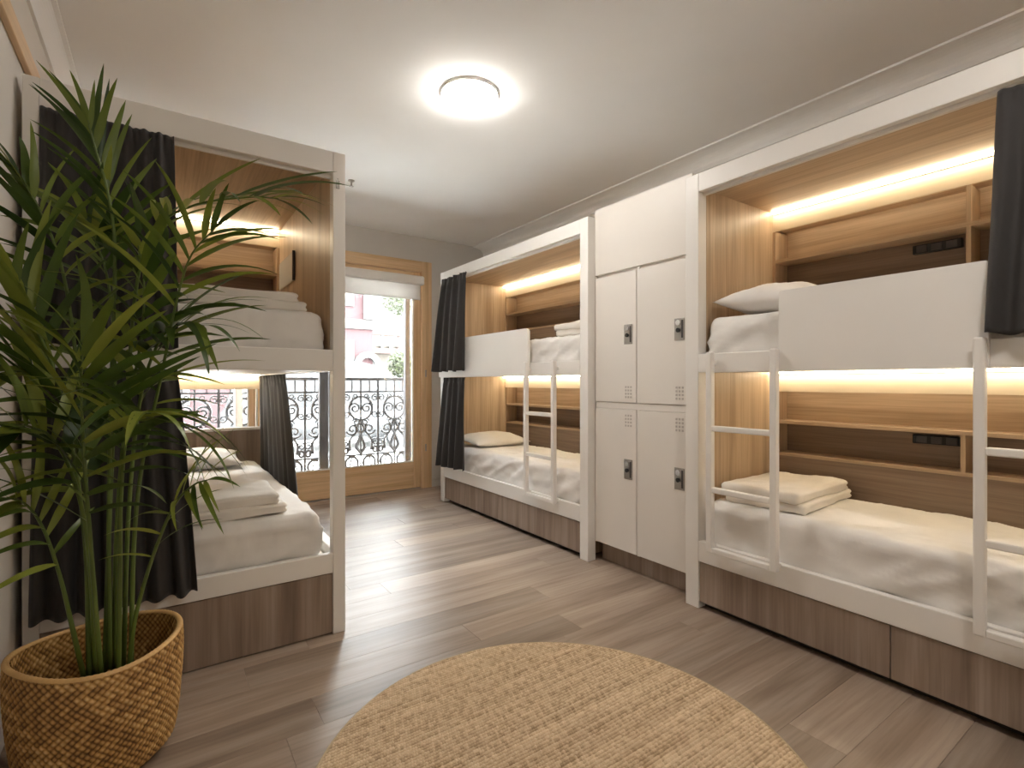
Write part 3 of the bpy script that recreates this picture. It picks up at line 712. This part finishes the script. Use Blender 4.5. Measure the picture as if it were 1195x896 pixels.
def leaflet_mesh(droop, twist):
    vs, fs = [], []; n = 9
    for k in range(n+1):
        t = k/n; x = t-droop*0.22*t*t; z = -droop*0.48*t**2.2
        wd = 0.5*min(1, (t+0.06)/0.30)**0.7*(1-t)**0.55*1.12; wd = max(wd, 0.012)
        if k == n: wd = 0.01
        tw = twist*t
        for s in (-1, 0, 1):
            yy = s*wd; zz = abs(s)*wd*0.35
            vs.append((x, yy, z, zz, tw))
    # width is scaled by object scale y; fold stored in z as a share of width
    out = [(x, yy*math.cos(tw), z+0.055*zz+yy*math.sin(tw)*0.055) for (x, yy, z, zz, tw) in vs]
    for k in range(n):
        for c in range(2): a = k*3+c; fs.append((a, a+1, a+4, a+3))
    me = bpy.data.meshes.new('leaflet'); me.from_pydata(out, [], fs); me.materials.append(LEAF)
    for p in me.polygons: p.use_smooth = True
    return me
LEAFLETS = [leaflet_mesh(d, tw) for d in (0.25, 0.5, 0.75, 1.0) for tw in (-0.5, 0.4)]
D0P = BC.dot(FW)
palm = thing('potted_palm', (BC.x, BC.y, 0.03), 'tall green palm plant with long arching fronds in the woven basket', 'plant')
link('soil', lathe([(0.001, 0.10), (0.10, 0.10), (0.172, 0.095), (0.172, 0.03), (0.001, 0.03)], 40), SOIL, palm, (BC.x, BC.y, 0.0), True)
CAMR, CAMF, UP = RT, FW, Vector((0, 0, 1))
def frond(px, start, side, L0, n, spread=(58, 22), droop=0.5, wid=0.021, lift=0.15, one=None, r=0.0075):
    """px: list of (x, y, depth offset); start: share of the rachis where leaflets begin; side: vector of the frond plane"""
    pts = smoothpts([P(a, b, D0P+c) for a, b, c in px], 40)
    bm = bmesh.new(); tube_into(bm, pts, r, 7, 0.0018)
    me = bm_mesh(bm, 'frond'); c0 = pts[0].copy(); me.transform(Matrix.Translation(-c0))
    fo = link('frond', me, STEM, palm, c0, True)
    base = palm.location + (c0-palm.location)
    for k in range(n):
        t = k/(n-1); s = start+(1-start)*t; idx = s*40; i0 = min(39, int(idx)); p = pts[i0].lerp(pts[i0+1], idx-i0)
        T = (pts[min(40, i0+1)]-pts[max(0, i0-1)]).normalized()
        Sd = (side-T*side.dot(T)).normalized(); Nn = T.cross(Sd)
        if Nn.z < 0: Nn = -Nn
        sg = (1 if k % 2 else -1) if one is None else one
        ang = math.radians(spread[0]+(spread[1]-spread[0])*t+random.uniform(-7, 7))
        if k == n-1: ang = 0.05
        d = T*math.cos(ang)+Sd*sg*math.sin(ang)+Nn*(lift+random.uniform(-0.18, 0.18)); d.normalize()
        upv = (UP*0.8+Nn*0.5); zz = (upv-d*upv.dot(d))
        if zz.length < 0.15: zz = Nn-d*Nn.dot(d)
        zz.normalize(); yy = zz.cross(d)
        L = 1.28*L0*(0.55+0.75*math.sin(math.pi*(0.18+0.70*t))**0.8)*random.uniform(0.85, 1.12)
        if t > 0.85: L *= 0.8
        for ax, lim in ((0, XL+0.02), (1, BY0-0.075)):
            e = p[ax]+d[ax]*L
            if (ax == 0 and e < lim) or (ax == 1 and e > lim):
                d[ax] = (lim-p[ax])/L; d.normalize()
        zz = (upv-d*upv.dot(d))
        if zz.length < 0.15: zz = Nn-d*Nn.dot(d)
        zz.normalize(); yy = zz.cross(d)
        W_ = 0.80*wid*random.uniform(0.8, 1.2)*(1 if t < 0.85 else 0.8)
        dr = min(3, max(0, int(droop*4+random.uniform(-1, 1))))
        lme = LEAFLETS[dr*2+random.randint(0, 1)]
        for it in range(14):
            M = Matrix((d*L, yy*W_, zz*L)).transposed().to_4x4(); M.translation = p
            ws = [M @ v.co for v in lme.vertices]
            if min(q.x for q in ws) > XL+0.006 and max(q.y for q in ws) < BY0-0.06: break
            if min(q.x for q in ws) <= XL+0.006: d.x += 0.12
            if max(q.y for q in ws) >= BY0-0.06: d.y -= 0.12
            d.normalize(); L *= 0.96
            zz = (upv-d*upv.dot(d))
            if zz.length < 0.15: zz = Nn-d*Nn.dot(d)
            zz.normalize(); yy = zz.cross(d)
        lf = bpy.data.objects.new('leaflet', lme); COL.objects.link(lf)
        lf.parent = fo; M.translation = p-base
        lf.matrix_basis = M
    return fo
R_, F_ = CAMR, CAMF
frond([(128, 780, 0.02), (127, 600, 0.02), (131, 420, 0.0), (134, 290, -0.02), (126, 225, -0.05), (112, 175, -0.08), (102, 140, -0.10)], 0.50, R_*0.8+F_*0.6, 0.155, 20, (34, 10), 0.3, 0.030)
frond([(134, 782, 0.04), (140, 600, 0.04), (150, 440, 0.04), (160, 330, 0.03), (180, 268, -0.02), (225, 240, -0.08), (290, 230, -0.14), (325, 232, -0.16)], 0.45, F_*0.85+UP*0.35, 0.19, 24, (48, 16), 0.4, 0.030)
frond([(108, 790, -0.02), (102, 600, -0.03), (92, 450, -0.05), (78, 340, -0.08), (62, 280, -0.12), (38, 230, -0.16), (16, 200, -0.19)], 0.45, F_*0.75+R_*0.5, 0.15, 20, (52, 18), 0.45, 0.028)
frond([(104, 792, -0.05), (100, 640, -0.08), (84, 520, -0.12), (62, 430, -0.17), (35, 370, -0.22), (8, 325, -0.26)], 0.38, F_*0.6+UP*0.3+R_*0.5, 0.23, 20, (52, 20), 0.5, 0.044)
frond([(118, 788, -0.08), (110, 690, -0.12), (104, 610, -0.17), (98, 530, -0.21), (95, 460, -0.24), (97, 400, -0.25)], 0.40, R_, 0.27, 24, (66, 32), 0.45, 0.044, 0.0)
frond([(98, 790, -0.06), (84, 730, -0.10), (70, 672, -0.14), (52, 620, -0.18), (32, 590, -0.22), (8, 580, -0.26)], 0.45, UP*0.8+F_*0.4, 0.19, 14, (60, 25), 0.7, 0.030)
frond([(153, 778, 0.05), (156, 640, 0.03), (166, 540, 0.01), (188, 440, -0.03), (204, 360, -0.07), (222, 300, -0.10), (252, 265, -0.13)], 0.42, R_*0.8+F_*0.45, 0.20, 24, (62, 25), 0.6, 0.028)
frond([(150, 782, 0.0), (158, 720, -0.02), (178, 650, -0.06), (203, 590, -0.10), (226, 566, -0.14), (242, 560, -0.18)], 0.40, UP*0.7+R_*0.4, 0.15, 16, (65, 30), 0.5, 0.022)
frond([(138, 786, -0.05), (140, 670, -0.09), (141, 570, -0.14), (148, 510, -0.18), (160, 485, -0.22), (176, 482, -0.25)], 0.42, R_, 0.22, 22, (70, 35), 1.0, 0.044)
frond([(112, 786, -0.04), (105, 660, -0.09), (90, 570, -0.15), (64, 515, -0.20), (36, 498, -0.24), (12, 496, -0.28)], 0.42, UP*0.6+F_*0.6, 0.22, 16, (55, 20), 0.55, 0.042)
frond([(122, 784, 0.05), (128, 600, 0.05), (134, 440, 0.05), (128, 340, 0.03), (115, 290, 0.0), (100, 255, -0.03)], 0.34, R_*0.9+F_*0.3, 0.23, 22, (62, 25), 0.6, 0.042)
frond([(144, 784, 0.06), (150, 600, 0.06), (163, 470, 0.05), (185, 400, 0.02), (212, 378, -0.02), (238, 380, -0.06)], 0.36, F_*0.7+UP*0.4, 0.20, 22, (58, 22), 0.6, 0.036)
frond([(114, 786, 0.02), (106, 640, 0.0), (94, 540, -0.03), (72, 470, -0.08), (42, 440, -0.13), (12, 432, -0.18)], 0.32, F_*0.6+UP*0.5, 0.22, 18, (55, 22), 0.55, 0.042)
frond([(132, 784, 0.05), (136, 620, 0.04), (146, 500, 0.03), (164, 400, 0.02), (168, 330, 0.0), (160, 280, -0.03)], 0.32, R_*0.9-F_*0.3, 0.23, 22, (62, 28), 0.75, 0.042)

# ------------------------------------------------------------------ balcony railing
RY = 5.86
rl = thing('balcony_railing', (1.2, RY, 0.0), 'ornate dark cast iron balcony railing outside the glass door', 'railing')
struct(box('balcony_floor', -1.2, 4.2, WT+0.001, RY+0.12, -0.12, 0.0, plain('balcony_stone', (0.60, 0.59, 0.57), 0.8), None))
RX0, RX1 = -0.75, 3.35
box('top_rail', RX0, RX1, RY-0.025, RY+0.025, 1.22, 1.255, IRON, rl, 0.006)
for z in (1.09, 0.36, 0.17): box('rail', RX0, RX1, RY-0.012, RY+0.012, z-0.010, z+0.010, IRON, rl, 0.003)
def mk_curve(pts, r, sides=5):
    bm = bmesh.new(); tube_into(bm, pts, r, sides); return bm_mesh(bm, 'scroll')
def spiral(r0, r1, turns, a0, n=22): return [Vector((math.cos(a0+turns*2*math.pi*k/n)*(r0+(r1-r0)*k/n), 0, math.sin(a0+turns*2*math.pi*k/n)*(r0+(r1-r0)*k/n))) for k in range(n+1)]
RING = mk_curve([Vector((0.135*math.cos(2*math.pi*k/28), 0, 0.135*math.sin(2*math.pi*k/28))) for k in range(29)], 0.016)
SMALL = mk_curve([Vector((0.062*math.cos(2*math.pi*k/20), 0, 0.062*math.sin(2*math.pi*k/20))) for k in range(21)], 0.014)
SPI = mk_curve(spiral(0.075, 0.016, 1.35, 0.3), 0.015)
SSC = mk_curve([Vector((0.04, 0, 0.0))+v for v in spiral(0.045, 0.012, -1.2, math.pi)][::-1]+smoothpts([Vector((-0.005, 0, 0.0)), Vector((0.0, 0, 0.12)), Vector((-0.07, 0, 0.22)), Vector((-0.06, 0, 0.30))], 12)[1:], 0.015)
LEAFI = mk_curve(smoothpts([Vector((0, 0, 0)), Vector((0.045, 0, 0.06)), Vector((0.02, 0, 0.13)), Vector((0, 0, 0.17))], 10), 0.018)
for m_ in (RING, SMALL, SPI, SSC, LEAFI): m_.materials.append(IRON)
def put(nm, me, x, z, sx=1, sz=1, rot=0.0):
    o = bpy.data.objects.new(nm, me); COL.objects.link(o); o.parent = rl
    o.location = (x-1.2, 0, z); o.scale = (sx, 1, sz); o.rotation_euler = (0, rot, 0)
pw = 0.41; k = 0; x = RX0
while x < RX1-0.05:
    box('baluster', x-0.012, x+0.012, RY-0.011, RY+0.011, 0.02, 1.22, IRON, rl, 0.002, 1)
    cx = x+pw/2
    box('baluster', cx-0.009, cx+0.009, RY-0.009, RY+0.009, 0.17, 1.22, IRON, rl, 0.002, 1)
    for q in (0.25, 0.75): box('baluster', x+pw*q-0.006, x+pw*q+0.006, RY-0.006, RY+0.006, 1.09, 1.22, IRON, rl)
    put('ring', RING, cx, 0.90)
    for s in (-1, 1):
        put('scroll', SPI, cx+s*0.070, 0.90, s*0.85, 0.85)
        put('scroll', SSC, cx+s*0.125, 0.41, s, 1.0)
        put('scroll', SPI, cx+s*0.10, 0.66, s*0.95, -0.95)
        put('scroll', SPI, cx+s*0.165, 1.02, s*0.6, 0.6)
        put('scroll', SPI, cx+s*0.165, 0.83, s*0.55, -0.55)
        put('scroll', SPI, cx+s*0.055, 0.74, s*0.6, 0.6)
        put('scroll', SPI, cx+s*0.17, 0.50, -s*0.6, 0.6)
        put('scroll', SPI, cx+s*0.07, 1.04, s*0.5, -0.5)
        put('leaf_bar', LEAFI, cx, 0.38, s*1.1, 1.2)
        put('leaf_bar', LEAFI, cx, 0.60, s*0.9, 0.9)
        put('ring', SMALL, cx+s*pw/4, 0.265, 1.15, 1.25)
        put('leaf_bar', LEAFI, cx+s*pw/4, 0.20, s*0.5, 0.75)
    x += pw

# ------------------------------------------------------------------ the street outside
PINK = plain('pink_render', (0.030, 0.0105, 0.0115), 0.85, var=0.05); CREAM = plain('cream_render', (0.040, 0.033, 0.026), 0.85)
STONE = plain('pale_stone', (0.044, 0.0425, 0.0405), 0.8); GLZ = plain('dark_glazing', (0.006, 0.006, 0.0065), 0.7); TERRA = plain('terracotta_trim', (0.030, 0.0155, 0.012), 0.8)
struct(box('street', -30, 60, 6.2, 60, -0.5, -0.30, plain('pale_asphalt', (0.50, 0.495, 0.48), 0.9)))
FY = 16.0
pb = thing('pink_building', (0, FY+3, -0.3), 'pink town house with white stone bands across the street', 'building')
box('wall', -14, 5.62, FY, FY+6, -0.3, 8.5, PINK, pb)
box('stone_band', -14, 5.70, FY-0.10, FY-0.001, 2.88, 3.18, STONE, pb, 0.02); box('stone_band', -14, 5.70, FY-0.14, FY-0.001, 6.2, 6.5, STONE, pb, 0.02)
box('corner_pier', 5.28, 5.72, FY-0.18, FY-0.101, 3.19, 6.19, STONE, pb, 0.01); 
for xx in (-12, -9.6, -7.2, -4.8, -2.4, 0.0, 2.4, 4.36):
    for z0, z1 in ((0.7, 2.4), (3.7, 5.7)):
        f = box('window_surround', xx-0.65, xx+0.65, FY-0.06, FY-0.001, z0-0.12, z1+0.12, STONE, pb, 0.01)
        box('window_pane', xx-0.45, xx+0.45, FY-0.075, FY-0.061, z0, z1, GLZ if xx < 4 else CREAM, f)
bm = bmesh.new(); pts = []
for q in range(17): a = math.pi*q/16; pts.append((0.42*math.cos(a), 0.42*math.sin(a)))
for (ax, az) in ((5.42, 1.75),):
    o_ = [bm.verts.new((ax+x_, FY-0.15, az+z_)) for x_, z_ in [(0.42, -2.0)]+pts+[(-0.42, -2.0)]]
    i_ = [bm.verts.new((ax+x_*0.55, FY-0.15, az+z_*0.55)) for x_, z_ in [(0.42, -3.6)]+pts+[(-0.42, -3.6)]]
    for q in range(len(o_)-1): bm.faces.new((o_[q], o_[q+1], i_[q+1], i_[q]))
e = bmesh.ops.extrude_face_region(bm, geom=bm.faces[:]); bmesh.ops.translate(bm, vec=(0, 0.149, 0), verts=[v for v in e['geom'] if isinstance(v, bmesh.types.BMVert)])
bmesh.ops.recalc_face_normals(bm, faces=bm.faces[:]); me = bm_mesh(bm, 'arch'); c = recenter(me); link('door_arch', me, STONE, pb, c)
CY = 27.0
cb = thing('cream_building', (12, CY+3, -0.3), 'pale cream house with a balustraded cornice further down the street', 'building')
box('wall', 7.0, 26, CY, CY+6, -0.3, 3.2, CREAM, cb)
box('cornice', 6.8, 26.2, CY-0.4, CY-0.001, 2.75, 3.05, TERRA, cb, 0.03)
box('parapet_rail', 6.9, 26.1, CY-0.25, CY-0.05, 3.75, 3.92, TERRA, cb, 0.02)
for q in range(40): box('parapet_baluster', 7.0+q*0.48, 7.14+q*0.48, CY-0.22, CY-0.08, 3.051, 3.75, STONE if q % 4 else TERRA, cb)
for q in range(7):
    f = box('window_surround', 8.2+q*2.5, 9.5+q*2.5, CY-0.08, CY-0.001, 0.5, 2.4, STONE, cb); box('window_pane', 8.35+q*2.5, 9.35+q*2.5, CY-0.1, CY-0.081, 0.65, 2.25, GLZ, f)
tb = thing('white_building', (14, 48, -0.3), 'tall white house beyond the cream house', 'building')
box('wall', 4, 34, 48, 54, -0.3, 15, STONE, tb)
for q in range(9):
    for z in (1.5, 5.0, 8.5, 12): box('window_pane', 6+q*3, 7.2+q*3, 47.95, 47.999, z, z+1.9, CREAM, tb)
def tree(c, h, rcrown, label, n=1400, zc=2.2):
    t = thing('street_tree', c, label, 'tree', 'street trees')
    bm = bmesh.new(); tube_into(bm, smoothpts([Vector((0, 0, 0)), Vector((0.05, 0, h*0.4)), Vector((-0.03, 0.05, h*0.8))], 8), 0.11, 7, 0.05)
    link('trunk', bm_mesh(bm, 'trunk'), plain('bark', (0.12, 0.09, 0.07), 0.9), t, c, True)
    vs, fs = [], []
    for _ in range(n):
        while True:
            q = Vector([random.uniform(-1, 1) for _ in range(3)])
            if q.length < 1: break
        q = Vector((q.x*rcrown, q.y*rcrown, q.z*rcrown*0.85+h)); a = Vector([random.uniform(-1, 1) for _ in range(3)]).normalized(); b = a.orthogonal().normalized()
        s = random.uniform(0.05, 0.11); i = len(vs); vs += [q-a*s, q+b*s*0.5, q+a*s, q-b*s*0.5]; fs.append((i, i+1, i+2, i+3))
    me = bpy.data.meshes.new('crown'); me.from_pydata(vs, [], fs)
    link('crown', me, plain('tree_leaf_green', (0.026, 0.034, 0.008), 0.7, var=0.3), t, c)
tree((8.6, 20.5, -0.3), 2.3, 0.75, 'small green street tree in front of the cream house')
tree((8.9, 21.5, -0.3), 5.2, 0.9, 'taller pale green street tree rising over the cream house')
tree((-1.2, 9.6, -0.3), 1.7, 0.9, 'round green street tree outside the window behind the bunk')
def car(c, L, body, zr, label):
    t = thing('parked_car', c, label, 'car', 'cars parked in the street')
    pr = [(-L/2, 0.30), (-L/2, 0.80), (-L/2+0.12, 0.98), (-L/2+0.35, zr*0.97), (-L/2+0.6, zr), (L*0.10, zr), (L*0.24, zr*0.93), (L*0.36, 0.98), (L/2-0.1, 0.86), (L/2, 0.65), (L/2, 0.30)]
    bm = bmesh.new(); a = [bm.verts.new((x_, -0.85, z_)) for x_, z_ in pr]; f = bm.faces.new(a)
    e = bmesh.ops.extrude_face_region(bm, geom=[f]); bmesh.ops.translate(bm, vec=(0, 1.7, 0), verts=[v for v in e['geom'] if isinstance(v, bmesh.types.BMVert)])
    bmesh.ops.bevel(bm, geom=bm.edges[:], offset=0.05, segments=3, affect='EDGES'); bmesh.ops.recalc_face_normals(bm, faces=bm.faces[:])
    link('car_body', bm_mesh(bm, 'car'), body, t, c, True)
    for (x0, x1) in ((-L/2+0.45, -L*0.14), (-L*0.12, L*0.18)):
        box('side_window', c[0]+x0, c[0]+x1, c[1]-0.858, c[1]-0.846, c[2]+1.0, c[2]+zr-0.12, GLZ, t, 0.004)
    for sx in (-1, 1):
        for sy in (-1, 1):
            bm = bmesh.new(); bmesh.ops.create_cone(bm, cap_ends=True, segments=24, radius1=0.31, radius2=0.31, depth=0.2, matrix=Matrix.Rotation(math.pi/2, 4, 'X'))
            link('wheel', bm_mesh(bm, 'wheel'), BLACKP, t, (c[0]+sx*L*0.31, c[1]+sy*0.78, c[2]+0.31))
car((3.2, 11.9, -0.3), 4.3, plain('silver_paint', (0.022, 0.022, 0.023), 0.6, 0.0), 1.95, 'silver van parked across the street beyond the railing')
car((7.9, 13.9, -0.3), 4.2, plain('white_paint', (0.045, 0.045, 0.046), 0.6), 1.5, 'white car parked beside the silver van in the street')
